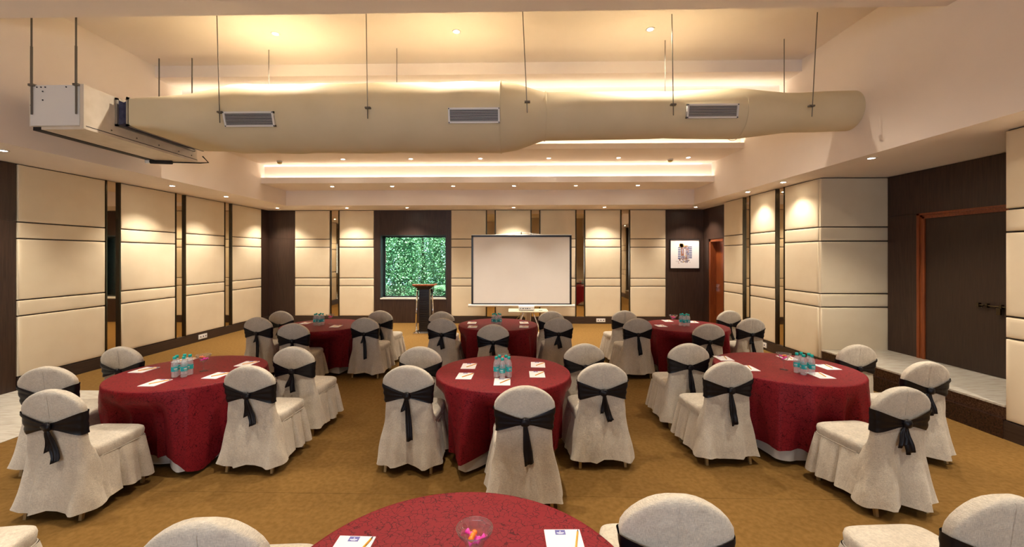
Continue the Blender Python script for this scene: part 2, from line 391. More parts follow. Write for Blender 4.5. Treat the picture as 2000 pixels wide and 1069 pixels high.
# alcove: platform of two granite bands with marble top, dark wood wall with the big door
q = MB(); q.box(XA, XA + .2, A0 - .1, 7.3, 0, ZS + .1); q.box(XR + .15, XA + .2, A0 - .12, A0 - .005, 0, ZS + .1)
wall_alcove = struct(q.build('wall_alcove', 'backing'))
q = MB(); q.box(XR - .06, XA, A0, 7.135, 0, .205)
plat = struct(q.build('trim_1', 'granite2'))
q = MB(); q.box(XR - .02, XA, A0, 7.095, .205, .325); q.build('step_riser', 'granite', plat)
for i in range(4):
    for j in range(2):
        y0 = A0 + .005 + i * .652; x0 = XR - .035 + j * .632
        q = MB(); q.box(x0, x0 + .629, y0, min(y0 + .649, 7.09), .325, .345); q.build('marble_slab', 'marble', plat)
E0, E1, EZ = 5.2, 6.58, 2.55
put = wall_frame(wall_alcove, (XA, 0, 0), -PI / 2)
for (a, b, c, d) in ((E1, 7.09, .345, 2.55), (A0, E0, .345, 2.55), (A0, 7.09, 2.55, 3.205)):
    q = MB(); q.box(-b + .001, -a - .001, -.03, 0, c + .001, d - .001); put('wood_sheet', q, 0, 0, 'wood')
q = MB()
for k, dx in enumerate((-.045, -.03, -.04)):
    y1 = E1 - k * .04
    q.box(XA + dx, XA, y1 - .04, y1, .345, EZ - k * .028); q.box(XA + dx, XA, E0 + k * .04, E0 + (k + 1) * .04, .345, EZ - k * .028)
    q.box(XA + dx, XA, E0 + k * .04, y1, EZ - (k + 1) * .028, EZ - k * .028)
door2 = struct(q.build('door_2', 'teak'))
q = MB(); q.box(XA - .022, XA, E0 + .12, E1 - .12, .35, EZ - .084); q.build('door_leaf', 'door', door2)
q = MB(); q.tube([(XA - .045, 5.74, 1.255), (XA - .045, 5.40, 1.255)], .010)
for y in (5.72, 5.62, 5.46): q.box(XA - .06, XA - .02, y - .012, y + .012, 1.228, 1.282)
q.tube([(XA - .05, 5.64, 1.26), (XA - .085, 5.64, 1.25), (XA - .085, 5.64, 1.225)], .007)
latch = q.build('door_latch', 'bronze', door2)
q = MB(); q.box(XA - .065, XA - .045, 5.455, 5.50, 1.15, 1.235); q.build('hasp', 'bronze', latch)

# rear wall behind the camera, with a wide window that lets daylight in
RX0, RX1, RZ0, RZ1 = -4.6, 2.2, .7, 2.75
q = MB()
q.box(XL, RX0, YR - .2, YR, 0, ZT + .1); q.box(RX1, XA + .2, YR - .2, YR, 0, ZT + .1)
q.box(RX0, RX1, YR - .2, YR, 0, RZ0); q.box(RX0, RX1, YR - .2, YR, RZ1, ZT + .1)
wall_rear = struct(q.build('wall_rear', 'panel'))
q = MB()
for i in range(5):
    x = RX0 + (RX1 - RX0 - .06) * i / 4; q.box(x, x + .06, YR - .14, YR - .06, RZ0, RZ1)
q.box(RX0, RX1, YR - .14, YR - .06, RZ0, RZ0 + .06); q.box(RX0, RX1, YR - .14, YR - .06, RZ1 - .06, RZ1)
window2 = struct(q.build('window_2', 'frame'))
for i in range(4):
    x = RX0 + .06 + (RX1 - RX0 - .06) * i / 4; q = MB(); q.box(x, x + (RX1 - RX0 - .06) / 4 - .06, YR - .103, YR - .097, RZ0 + .06, RZ1 - .06); q.build('pane', 'clear_pane', window2)
for (cx_, cz_, w_, h_, y_, r_) in ((-1.2, 1.72, 6.8, 2.05, YR - .25, PI / 2), (-2.84, 1.6, 1.9, 1.8, YB + .4, -PI / 2)):
    pl = bpy.data.lights.new('window_portal', 'AREA'); pl.shape = 'RECTANGLE'; pl.size = w_; pl.size_y = h_; pl.cycles.is_portal = True
    po = bpy.data.objects.new('window_portal', pl); C.objects.link(po); po.location = (cx_, y_, cz_); po.rotation_euler = (r_, 0, 0)

# ------------------------------------------------------------------ tables
tab_c = dict(L=(-3.205, 4.117), R=(2.811, 4.418), C=(-.099, 4.183), BL=(-3.16, 6.93), BC=(-.254, 7.07), BR=(2.84, 7.0), F=(-.194, 1.382))
tab_n = dict(L='middle-row table by the left wall', R='middle-row table by the marble platform', C='middle-row centre table',
             BL='back-row table near the left corner', BC='back-row table before the screen', BR='back-row table before the framed picture', F='table nearest the camera')
CH = [  # back-top position x, y, facing deg, proto, label
 (-4.046, 3.549, 98, 0, 'beige covered chair at far-left edge of the photo behind the large left chair'),
 (-3.313, 2.939, 90, 0, 'large beige covered chair in front of the left table, seat turned right'),
 (-4.151, 4.346, 88, 2, 'beige covered chair between the left cream wall and the left table'),
 (-2.315, 3.621, 88, 0, 'beige covered chair at near right side of the left table'),
 (-2.327, 4.387, 86, 2, 'beige covered chair at far right side of the left table'),
 (-.95, 4.40, 88, 2, 'beige covered chair at far left of the centre table, mostly hidden'),
 (-.923, 3.652, 87, 1, 'beige covered chair at near left of the centre table, long thin sash tail'),
 (.086, 3.097, 93, 3, 'beige covered chair directly in front of the centre table, one wide sash tail'),
 (.806, 3.778, 94, 0, 'beige covered chair at near right of the centre table'),
 (.783, 4.611, 98, 2, 'beige covered chair at far right of the centre table'),
 (1.947, 4.637, 92, 3, 'beige covered chair at far left side of the right table'),
 (1.966, 3.859, 95, 3, 'beige covered chair at near left side of the right table'),
 (3.729, 4.624, 97, 2, 'beige covered chair beyond the right table beside the marble step'),
 (3.766, 3.899, 96, 2, 'beige covered chair at right of the right table, near the granite step'),
 (2.855, 3.134, 97, 2, 'large beige covered chair in front of the right table, seat turned left'),
 (-4.013, 6.505, 88, 1, 'leftmost beige covered chair of the back row'),
 (-4.059, 7.241, 84, 2, 'beige covered chair near the dark wood left corner of the room'),
 (-3.142, 5.923, 92, 2, 'beige covered chair in front of the back-left table'),
 (-2.313, 6.488, 86, 1, 'beige covered chair at near right of the back-left table, long sash tail'),
 (-2.347, 7.348, 84, 0, 'beige covered chair at far right of the back-left table, close to the lectern'),
 (-1.101, 6.462, 88, 2, 'beige covered chair at near left of the back-centre table'),
 (-1.241, 7.236, 88, 0, 'beige covered chair behind another at left of the back-centre table'),
 (-.282, 5.896, 92, 1, 'beige covered chair in front of the back-centre table'),
 (.708, 6.556, 92, 2, 'beige covered chair at near right of the back-centre table'),
 (.668, 7.346, 94, 0, 'beige covered chair beside the projector stand'),
 (1.965, 7.444, 96, 0, 'beige covered chair at far left of the back-right table'),
 (1.927, 6.529, 94, 3, 'beige covered chair at near left of the back-right table'),
 (2.775, 6.009, 92, 2, 'beige covered chair in front of the back-right table'),
 (3.814, 7.485, 100, 0, 'beige covered chair at far right of the back-right table'),
 (3.682, 6.568, 97, 1, 'rightmost beige covered chair of the back row'),
 (-1.13, 1.50, 95, 1, 'beige covered chair cut off at the bottom edge, left of the nearest table'),
 (.60, 1.655, 88, 3, 'beige covered chair cut off at the bottom edge, right of the nearest table'),
 (1.97, 1.72, 94, 2, 'beige covered chair cut off by the bottom right corner of the photo'),
 (-2.62, 1.60, 100, 2, 'beige covered chair at bottom left corner, only its seat corner in view'),
]

# chair origins and footprints; a back that would cut into a table top is set a little farther out
FOOT = []
for i, (x, y, ang, p, lab) in enumerate(CH):
    rz = math.radians(ang - 90); ux, uy = Vector((math.cos(rz), math.sin(rz))), Vector((-math.sin(rz), math.cos(rz)))
    o = Vector((x, y)) + uy * .30
    for it in range(40):
        bad = None
        for k, tc in tab_c.items():
            d = o - Vector(tc)
            for a in range(-5, 6):
                for b in (-.345, -.27, -.20):
                    if (Vector(tc) - (o + ux*a*.047 + uy*b)).length < .672: bad = d
        if bad is None: break
        o += bad.normalized() * .01
    FOOT.append((o, ux, uy, rz))
def in_chair(p, m):
    for o, ux, uy, rz in FOOT:
        d = p - o; a, b = d.dot(ux), d.dot(uy)
        if abs(a) < .272 + m and -.36 - m < b < .30 + m: return True
    return False
RT, ZTAB = .655, .745
def cloth(seed, zlow, zhigh, nf, flare, amp, corner, off, ctr):
    rnd = random.Random(seed); n = 216; rings = []
    ph = [rnd.uniform(0, 2*PI) for _ in range(4)]; th0 = rnd.uniform(0, PI / 2)
    r0 = RT + off; lim = []
    for j in range(n):
        a = 2*PI*j/n; r = .30
        while r < .86 and not in_chair(Vector(ctr) + Vector((math.cos(a), math.sin(a))) * r, .015): r += .008
        lim.append(r - (0 if corner else .15))
    mn = [min(lim[(j + e) % n] for e in range(-4, 5)) for j in range(n)]
    lim = [sum(mn[(j + e) % n] for e in range(-4, 5)) / 9 for j in range(n)]
    for r in (.05, .3, .5, r0 - .02): rings.append([(r*math.cos(2*PI*j/n), r*math.sin(2*PI*j/n), ZTAB + .004 + off) for j in range(n)])
    for (dr, dz) in ((-.008, -.001), (-.001, -.006), (.003, -.016)): rings.append([((r0+dr)*math.cos(2*PI*j/n), (r0+dr)*math.sin(2*PI*j/n), ZTAB + .004 + off + dz) for j in range(n)])
    for i in range(1, 15):
        t = i / 14; ring = []
        for j in range(n):
            a = 2*PI*j/n
            fold = 1 - 2*abs(math.sin(nf*a/2 + ph[0] + .7*math.sin(2*a+ph[1])))**.8; fold = fold*.8 + .2*math.cos((nf+6)*a + ph[2])
            k = t ** .8
            r = r0 + .003 + flare*t + amp*k*(fold*.5 + .5)
            cr = max(0, math.cos(4*(a - th0)))**2
            hem = zhigh + (zlow - zhigh) * (cr if corner else 1) + (.012*math.sin(3*a+ph[3]) if corner else .006*math.sin(5*a))
            top = ZTAB - .02; zz = top + (hem - top)*t; g = min(1, max(0, (.70 - zz) / .18)); g = g*g*(3 - 2*g)
            lj = lim[j] - (.12*k*(.5 - .5*fold) if corner else 0)
            if lj < r: r = lerp(r, lj, g)
            ring.append((r*math.cos(a), r*math.sin(a), max(.006, top + (hem - top)*t)))
        rings.append(ring)
    q = MB(); q.loops(rings[::-1], True, False, True); return q
for i, (k, (x, y)) in enumerate(tab_c.items()):
    t = thing('round_table', 'round banquet table hidden under cloths, ' + tab_n[k], 'table', (x, y, 0), 0, 'round banquet tables')
    q = MB(); q.lathe([(RT - .02, .715), (RT - .012, .72), (RT - .012, .738), (RT - .02, .742)], 48); q.build('tabletop', 'tabletop', t)
    q = MB(); q.lathe([(.05, .02), (.04, .06), (.04, .66), (.12, .715)], 12); q.build('pedestal', 'black', t)
    for a in range(4):
        q = MB(); c, s_ = math.cos(a*PI/2), math.sin(a*PI/2); q.tube([(.03*c, .03*s_, .10), (.18*c, .18*s_, .03), (.23*c, .23*s_, .012)], [.02, .016, .012]); q.build('foot', 'black', t)
    w = autosmooth(cloth(40 + i, .035, .035, 11, .0, .008, False, .0, (x, y)).build('tablecloth', 'white_cloth', None), 60); w.location = (x, y, 0)
    tag(w, 'white under-cloth reaching the carpet, ' + tab_n[k], 'tablecloth', 'white under-cloths')
    r = autosmooth(cloth(11 + i,   .02, .15, 14, .0, .12, True, .006, (x, y)).build('tablecloth', 'damask', None), 60); r.location = (x, y, 0)
    tag(r, 'maroon damask cloth with drooping corners, ' + tab_n[k], 'tablecloth', 'maroon tablecloths')
ZC = ZTAB + .010   # top of the red cloth

# ------------------------------------------------------------------ chairs
def interp(tab, z):
    for (z0, v0), (z1, v1) in zip(tab, tab[1:]):
        if z <= z1: return lerp(v0, v1, max(0, (z - z0) / (z1 - z0)))
    return tab[-1][1]
A_T = [(.08, .296), (.2, .272), (.36, .242), (.47, .218), (.60, .205), (.70, .212), (.79, .226)]
YR_T = [(.08, -.362), (.2, -.345), (.36, -.315), (.47, -.298), (.60, -.296), (.8, -.318), (.94, -.335)]
YF_T = [(.08, -.10), (.36, -.12), (.46, -.16), (.52, -.205), (.8, -.24), (.94, -.262)]
ZTOP, ZSH = .945, .80
def sect(z):
    if z > ZSH:
        h = (ZTOP - z) / (ZTOP - ZSH); a = .226 * max(0.0, 1 - (1 - h)**1.7)**(1/1.7); e = math.sqrt(max(0, 1 - (1 - min(1, h / .25))**2))
    else: a = interp(A_T, z); e = 1.0
    yr, yf = interp(YR_T, z), interp(YF_T, z); return a, (yr + yf)/2, (yf - yr)/2 * max(.12, e)
def spow(v, p): return math.copysign(abs(v)**p, v)
def surf(phi, z, off=0.0, seed=0):
    a, c, b = sect(z); p = .45 if z > .45 else .6
    x = (a + off) * spow(math.cos(phi), p); y = c + (b + off) * spow(math.sin(phi), p)
    if z < .66:
        k = ((.66 - z) / .61) ** 1.2
        rear = max(0.0, -math.sin(phi))
        y -= rear * k * (.034 * math.cos(x * 24 + seed) + .014 * math.cos(x * 45 + 2.1 * seed)) ; y += rear * k * .07 * math.exp(-((x - .03*math.sin(seed)) / .035)**2)
        x += (1 - rear) * k * .012 * math.sin(z * 15 + y * 30 + seed)
    return x, y, z
def chair_proto(seed, tails):
    rnd = random.Random(seed); root = bpy.data.objects.new('banquet_chair', None); root.empty_display_size = .1
    C.objects.link(root)
    n = 56; zs = [.08, .105, .14, .2, .26, .32, .38, .43, .47, .51, .55, .60, .65, .70, .75, .79, .82, .85, .875, .897, .914, .927, .937, .942, .9445]
    rings = []
    for z in zs: rings.append([surf(2*PI*j/n, z, 0, seed) for j in range(n)])
    for j in range(n):   # uneven hem
        x, y, z = rings[0][j]; rings[0][j] = (x, y, z + .010*math.sin(x*17 + seed) + .006*math.sin(y*30))
    q = MB(); q.loops(rings, True, False, True); q.build('back_cover', 'linen', root, True)
    # centre seam down the back
    q = MB(); q.tube([(surf(-PI/2, z, .001, seed)) for z in (.93, .9, .86, .82, .78, .74)], .0022, 5); q.build('back_seam', 'linen', root)
    # seat
    def se(w, y0, y1, z, m=40, p=.32):
        return [(w * spow(math.cos(2*PI*j/m), p), (y0+y1)/2 + (y1-y0)/2 * spow(math.sin(2*PI*j/m), p), z) for j in range(m)]
    q = MB(); q.loops([se(.222, -.22, .248, .395), se(.228, -.22, .255, .405), se(.232, -.22, .26, .45), se(.228, -.22, .255, .472), se(.214, -.21, .24, .483), se(.17, -.17, .19, .489), se(.09, -.1, .1, .491)], True, True, True)
    q.build('seat_cover', 'linen', root, True)
    q = MB(); pts = se(.2305, -.2, .2575, .404); q.tube(pts + [pts[0]], .0035, 5); q.build('seat_piping', 'linen', root, True)
    # pleated skirt
    hx, y0, y1, rc = .226, -.215, .252, .05; path = []
    def arc(cx_, cy_, a0):
        for e in range(7): a = a0 + e*PI/12; path.append((cx_ + rc*math.cos(a), cy_ + rc*math.sin(a), math.cos(a), math.sin(a)))
    def seg(xa, ya, xb, yb, nx, ny):
        for e in range(1, 26): t = e/26; path.append((lerp(xa, xb, t), lerp(ya, yb, t), nx, ny))
    seg(hx, y0 + rc, hx, y1 - rc, 1, 0); arc(hx - rc, y1 - rc, 0); seg(hx - rc, y1, -hx + rc, y1, 0, 1); arc(-hx + rc, y1 - rc, PI/2)
    seg(-hx, y1 - rc, -hx, y0 + rc, -1, 0); arc(-hx + rc, y0 + rc, PI); seg(-hx + rc, y0, hx - rc, y0, 0, -1); arc(hx - rc, y0 + rc, 1.5*PI)
    sl = [0.0]
    for e in range(1, len(path)): sl.append(sl[-1] + math.hypot(path[e][0]-path[e-1][0], path[e][1]-path[e-1][1]))
    pl = [.13, .30, .40, .62, .78, .89, 1.06]
    rings = []
    for i in range(10):
        t = i / 9; z = lerp(.403, .088, t); ring = []
        for (px, py, nx, ny), q_ in zip(path, sl):
            notch = sum(math.exp(-((q_ - c - .01*math.sin(seed + 9*c))/.013)**2) for c in pl); bulge = sum(math.exp(-((q_ - c - .05)/.035)**2) for c in pl)
            o = .058*t**.9 + (.006 + .03*t)*(bulge*.55) - (.006 + .055*t)*notch + .004*math.sin(31*q_ + seed)*t
            ring.append((px + nx*o, py + ny*o, z + (.010*math.sin(9*q_ + seed) if i == 9 else 0)))
        rings.append(ring)
    q = MB(); q.loops(rings[::-1], True, False, False); q.build('skirt', 'linen', root, True)
    # legs
    for sx in (-1, 1):
        for sy in (-1, 1):
            q = MB(); x0, y0 = sx*.19, (.205 if sy > 0 else -.215); x1, y1 = sx*.205, (.215 if sy > 0 else -.285)
            r = lambda X, Y, z, h: [(X-h, Y-h, z), (X+h, Y-h, z), (X+h, Y+h, z), (X-h, Y+h, z)]
            q.loops([r(x1, y1, 0, .011), r(x0, y0, .40, .015)], True, True, True); q.build('leg', 'leg', root)
    # sash wrapped round the back, gathered to a knot behind
    n = 96; K = 9; rings = []; zk = .685
    for i in range(K):
        v = i / (K - 1) * 2 - 1; ring = []
        for j in range(n):
            a = 2*PI*j/n; rear = max(0, -math.sin(a)); x0 = math.cos(a)
            x = spow(x0, .45); pin = rear**.3 * (1 - min(1, abs(x) / .98)) if math.sin(a) < 0 else 0
            hh = lerp(.086, .020, min(1, pin * 1.12)); zc = zk + .012 * (1 - pin)
            z = zc + v * hh
            pleat = .0035 * math.cos(v * 9 + x * 2 + seed) * (1 if math.sin(a) < 0 else .4)
            px, py, pz = surf(a, z, .008 + pleat + .012 * pin, seed); ring.append((px, py, z))
        rings.append(ring)
    q = MB(); q.loops(rings, True); sash = q.build('sash', 'satin', root, True)
    yk = surf(-PI/2, zk, .02, seed)[1]
    q = MB(); prof = []
    rings = []
    for i in range(9):
        f = i / 8 * PI; ring = []
        for j in range(14):
            g = 2*PI*j/14; lump = 1 + .18*math.sin(3*g + 2*f + seed)
            ring.append((.036*math.sin(f)*math.cos(g)*lump, yk - .006 + .020*math.sin(f)*math.sin(g)*lump, zk + .034*math.cos(f)))
        rings.append(ring)
    q.loops(rings[::-1], True, True, True); q.build('knot', 'satin', sash, True)
    for (dx, ln, wd, sk) in tails:
        rings = []; N = 11
        for i in range(N):
            t = i / (N - 1); z = zk - .012 - ln * t; hw = lerp(.014, wd, min(1, t*1.5)); xc = dx * t**.8 + sk * t * t
            yb = min(surf(-PI/2 + u, max(.1, z), .012, seed)[1] for u in (-.12, 0, .12)) - .010 - .008*math.sin(t*5 + seed)
            ring = []
            for j in range(20):
                g = 2*PI*j/20; u = math.cos(g); fold = .008 * math.cos(u * 5 + seed + 2*t) * min(1, t*3)
                ring.append((xc + hw*u, yb + fold + .005*math.sin(g), z + (.012*u if i == N-1 else 0)))
            rings.append(ring)
        q = MB(); q.loops(rings[::-1], True, True, True); q.build('sash_tail', 'satin', sash, True)
    return root
protos = [chair_proto(1, [(.03, .24, .030, .03), (.012, .17, .024, -.02)]), chair_proto(2.3, [(.01, .36, .030, .03), (-.02, .12, .026, -.01)]),
          chair_proto(3.7, [(.0, .20, .034, .02), (-.025, .15, .030, -.02)]), chair_proto(5.1, [(.02, .29, .034, .01)])]
used = set()
for (x, y, ang, p, lab), (org, ux, uy, rz) in zip(CH, FOOT):
    o = protos[p] if p not in used else copy_tree(protos[p]); used.add(p)
    o.location = (org.x, org.y, 0); o.rotation_euler = (0, 0, rz)
    tag(o, lab, 'chair', 'slipcovered banquet chairs')

# ------------------------------------------------------------------ notepads and pencils
def pad_proto():
    root = bpy.data.objects.new('notepad', None); C.objects.link(root); root.empty_display_size = .05
    q = MB(); q.box(-.074, .074, -.105, .105, 0, .004); q.build('paper', 'paper', root)
    q = MB(); q.box(-.030, .012, .072, .101, .004, .0045); lg = q.build('logo_block', 'logo', root)
    q = MB(); q.box(-.024, .006, .080, .085, .0045, .0048); q.box(-.018, .0, .0765, .0785, .0045, .0048)
    q.add([(-.013, .089, .0048), (-.009, .096, .0048), (-.005, .089, .0048)], [(0, 2, 1)]); q.build('logo_lettering', 'logo_white', lg)
    return root
def pencil_proto():
    root = bpy.data.objects.new('pencil', None); C.objects.link(root); root.empty_display_size = .05
    q = MB(); q.tube([(0, -.08, .0038), (0, .066, .0038)], .0037, 6); q.build('shaft', 'pencil', root)
    q = MB(); q.tube([(0, .066, .0038), (0, .078, .0038), (0, .084, .0038)], [.0037, .0016, .0004], 6); q.build('tip', 'tip', root)
    return root
pp, pc = pad_proto(), pencil_proto(); first = [True]
PADS = dict(  # offsets from each table centre
 L=[(-.50, .02, 'left'), (-.40, .42, 'far left'), (-.02, -.40, 'front'), (.37, -.16, 'right'), (.38, .28, 'far right')],
 C=[(-.36, .17, 'far left'), (-.36, -.19, 'near left'), (.0, -.37, 'front'), (.36, .24, 'far right'), (.33, -.12, 'near right')],
 R=[(-.46, .33, 'far left'), (-.42, -.08, 'left'), (.13, -.33, 'front'), (.42, -.02, 'right'), (.27, .36, 'far right')],
 BL=[(-.38, .16, 'far left'), (-.25, -.38, 'front left'), (.27, -.14, 'right')],
 BC=[(-.45, .12, 'far left'), (-.40, -.28, 'near left'), (.44, .15, 'far right'), (.43, -.26, 'near right')],
 BR=[(-.42, -.06, 'left'), (-.12, .47, 'far'), (.28, .36, 'far right'), (.22, -.40, 'front')],
 F=[(-.44, .21, 'left'), (.40, .27, 'right')])
for k, lst in PADS.items():
    cx_, cy_ = tab_c[k]
    for (dx, dy, w) in lst:
        a = pp if first[0] else copy_tree(pp); b = pc if first[0] else copy_tree(pc); first[0] = False
        j = random.uniform(-.05, .05)
        a.location = (cx_ + dx, cy_ + dy, ZC); a.rotation_euler = (0, 0, j); tag(a, 'white notepad with blue header, %s of the %s' % (w, tab_n[k]), 'notepad', 'notepads on tables')
        b.location = (cx_ + dx + .028, cy_ + dy + .015, ZC + .0042); b.rotation_euler = (0, 0, -.62 + j if k not in ('R', 'BR', 'F') else -.25 + j)
        if k == 'F': b.location = (cx_ + dx + .045, cy_ + dy + .02, ZC + .0042)
        tag(b, 'orange pencil lying on the %s notepad, %s' % (w, tab_n[k]), 'pencil', 'pencils on notepads')

# ------------------------------------------------------------------ bottles, glasses, sweets
def bottle_proto():
    root = bpy.data.objects.new('water_bottle', None); C.objects.link(root); root.empty_display_size = .05
    q = MB(); q.lathe([(.018, .001), (.0255, .004), (.0275, .012), (.0262, .022), (.0275, .034), (.0262, .044), (.0272, .054), (.0272, .104), (.0262, .110), (.0275, .120), (.0265, .135), (.020, .156), (.0125, .170), (.0115, .180)], 18)
    q.build('bottle_body', 'pet', root, True)
    q = MB(); q.lathe([(.0278, .060), (.0281, .062), (.0281, .100), (.0278, .102)], 24, cap0=False, cap1=False); lb = q.build('bottle_label', 'label', root, True)
    q = MB()
    for row, (z0, z1) in enumerate(((.078, .090), (.067, .071))):
        for c in range(3):
            for s_ in range(5):
                a0 = c*2.094 + s_*.2 + (.0 if row == 0 else .08); a1 = a0 + .13; r = .0285
                q.add([(r*math.cos(a0), r*math.sin(a0), z0), (r*math.cos(a1), r*math.sin(a1), z0), (r*math.cos(a1), r*math.sin(a1), z1), (r*math.cos(a0), r*math.sin(a0), z1)], [(0, 1, 2, 3)])
    q.build('label_print', 'white', lb)['kind'] = 'stuff'
    q = MB(); q.lathe([(.0142, .174), (.0148, .178), (.0148, .194), (.0135, .197)], 16); q.build('bottle_cap', 'cap', root, True)
    return root
def glass_proto():
    root = bpy.data.objects.new('cocktail_glass', None); C.objects.link(root); root.empty_display_size = .05
    q = MB(); q.lathe([(.036, .0), (.037, .003), (.006, .008), (.0045, .03), (.0045, .07), (.008, .082), (.028, .098), (.036, .11), (.040, .125), (.062, .150), (.0675, .165), (.0655, .165), (.060, .151), (.038, .127), (.034, .112), (.026, .101), (.004, .088)], 28, cap1=True)
    q.build('glass_bowl', 'glass', root, True)
    return root
def candy_mesh(m):
    q = MB(); q.tube([(-.03, 0, .010), (-.020, 0, .009), (-.015, 0, .009), (-.012, 0, .010), (0, 0, .011), (.012, 0, .010), (.015, 0, .009), (.020, 0, .009), (.03, 0, .010)], [.010, .006, .003, .008, .010, .008, .003, .006, .010], 10)
    me = q.mesh('wrapped_sweet', True); me.materials.append(M[m]); return me
bp_, gp_ = bottle_proto(), glass_proto(); cm_ = [candy_mesh('pink'), candy_mesh('orange')]; fb = [True]; fg = [True]
BOT = [(0, -.052), (-.06, .0), (.06, .0), (-.031, .056), (.031, .056)]
TAB_B = dict(L=(.05, -.18, .9), C=(.0, -.22, 0.0), R=(.02, -.27, -.7), BL=(-.05, -.06, .5), BC=(-.02, -.13, 0), BR=(-.03, -.05, -.4))
GL = dict(L=(.12, .0), C=(.005, .0), R=(-.08, -.12), BL=(.07, .09), BC=(0, .06), BR=(-.17, .06), F=(.055, .13))
for k, (cx_, cy_) in tab_c.items():
    if k in TAB_B:
        ox, oy, rot = TAB_B[k]
        pos = [(cx_ + ox + dx*math.cos(rot) - dy*math.sin(rot), cy_ + oy + dx*math.sin(rot) + dy*math.cos(rot)) for dx, dy in BOT]
        pos.sort(key=lambda p: p[1]); pos = [pos[0], pos[-1]] + sorted(pos[1:-1])
        for (bx, by), wd in zip(pos, ('frontmost', 'rearmost', 'left', 'middle', 'right')):
            b = bp_ if fb[0] else copy_tree(bp_); fb[0] = False
            b.location = (bx, by, ZC); b.rotation_euler = (0, 0, random.uniform(0, 6))
            tag(b, '%s teal-capped water bottle of the cluster on the %s' % (wd, tab_n[k]), 'bottle', 'water bottles on the ' + tab_n[k])
    g = gp_ if fg[0] else copy_tree(gp_); fg[0] = False
    gx, gy = cx_ + GL[k][0], cy_ + GL[k][1]; g.location = (gx, gy, ZC); tag(g, 'clear stemmed cocktail glass of sweets on the ' + tab_n[k], 'glass', 'cocktail glasses')
    n = 3
    for i in range(n):
        o = link('wrapped_sweet', cm_[1 if i == 2 else 0]); a = i * 2.1 + .4
        o.location = (gx + .012*math.cos(a), gy + .012*math.sin(a), ZC + .108 + .012*i); o.rotation_euler = (.2*i, -.25, a); o.scale = (1.05, 1.05, 1.05)
        tag(o, ('orange' if i == 2 else 'pink') + ' wrapped sweet inside the glass on the ' + tab_n[k], 'sweet', 'wrapped sweets')

# ------------------------------------------------------------------ fabric air duct
duct = thing('air_duct', 'cream fabric air duct slung across the ceiling recess', 'air duct', (0, 5.83, 3.82))
rings = []; n = 40
def ering(x, ry, rz, p=1.0, dz=0.0, dy=0.0): return [(x, dy + ry*spow(math.cos(2*PI*j/n), p), dz + rz*spow(math.sin(2*PI*j/n), p)) for j in range(n)]
# wrinkled round sections: x, radius, dz
prof = [(-4.832, .66, .18, .12, -.10, .0), (-4.78, .66, .185, .12, -.10, .0), (-4.5, .63, .225, .25, -.09, 0), (-4.25, .56, .30, .5, -.07, 0), (-4.05, .50, .39, .8, -.03, 0), (-3.85, .465, .462, 1, 0, 0)]
for (x, ry, rz, p, dz, dy) in prof: rings.append(ering(x, ry, rz, p, dz, dy))
for i in range(1, 19):
    x = lerp(-3.85, -.19, i / 18); r = lerp(.462, .472, i/18) + .004*math.sin(i*2.1); rings.append(ering(x, r, r, 1, .005*math.sin(i*1.3)))
rings.append(ering(-.17, .478, .478)); rings.append(ering(-.15, .472, .472))
for (x, r, dz) in ((.05, .44, .0), (.25, .375, .004), (.42, .322, .01), (.44, .326, .01), (.46, .32, .01), (.9, .318, .012), (1.4, .316, .016), (1.9, .314, .02), (2.1, .306, .02), (2.3, .315, .022), (2.7, .325, .025), (3.05, .330, .028), (3.1, .327, .028), (3.4, .295, .03), (3.7, .262, .035), (3.85, .258, .04), (4.2, .265, .05), (4.55, .262, .06), (4.588, .262, .06)):
    rings.append(ering(x, r, r, 1, dz))
q = MB(); q.loops(rings, True); q.build('duct_sleeve', 'duct', duct, True)
for x, r in ((-.17, .481), (.44, .329), (3.05, .333)):
    q = MB(); q.tube([(x, r*math.cos(2*PI*j/40), .012*(x > 0) + r*math.sin(2*PI*j/40)) for j in range(41)], .004, 5); q.build('duct_seam', 'duct', duct)
def grille(x, r, el, dz, w=.66, h=.19):
    # el: elevation angle of the outward normal (camera side, -Y)
    R = Matrix.Translation((x, 0, dz)) @ Matrix.Rotation(-el, 4, 'X')
    q = MB(); d = r + .024
    q.box(-w/2, w/2, -d - .012, -d + .03, -h/2, -h/2 + .022); q.box(-w/2, w/2, -d - .012, -d + .03, h/2 - .022, h/2)
    q.box(-w/2, -w/2 + .022, -d - .012, -d + .03, -h/2, h/2); q.box(w/2 - .022, w/2, -d - .012, -d + .03, -h/2, h/2)
    g = q.build('vent_grille', 'grille', duct); g.matrix_local = R
    q = MB(); q.box(-w/2 + .01, w/2 - .01, -d + .004, -d + .012, -h/2 + .01, h/2 - .01); q.build('vent_void', 'dark', g)
    for i in range(9):
        z = -h/2 + .022 + (i + .5) * (h - .044) / 9; q = MB(); q.box(-w/2 + .02, w/2 - .02, -d - .011, -d + .003, z - .0026, z + .0026); q.build('vent_slat', 'slat', g)
    for sx in (-1, 1):
        for sz in (-1, 1):
            q = MB(); q.box(sx*(w/2-.011)-.006, sx*(w/2-.011)+.006, -d-.016, -d-.012, sz*(h/2-.011)-.006, sz*(h/2-.011)+.006); q.build('screw', 'dark', g)
grille(-3.42, .464, -.30, 0); grille(-.50, .472, -.25, 0); grille(2.58, .322, -.18, .02, .66, .18)
def hanger(x, y, z0, x1=None, front=True):
    q = MB(); x1 = x if x1 is None else x1
    q.tube([(x, y, z0), (x1, y, 5.028 - 3.82)], .006, 6); h = q.build('hanger_rod', 'rod', duct)
    if front:
        q = MB(); q.box(x - .035, x + .035, y - .012, y + .03, z0 + .13, z0 + .15); q.build('clamp', 'rod', h)
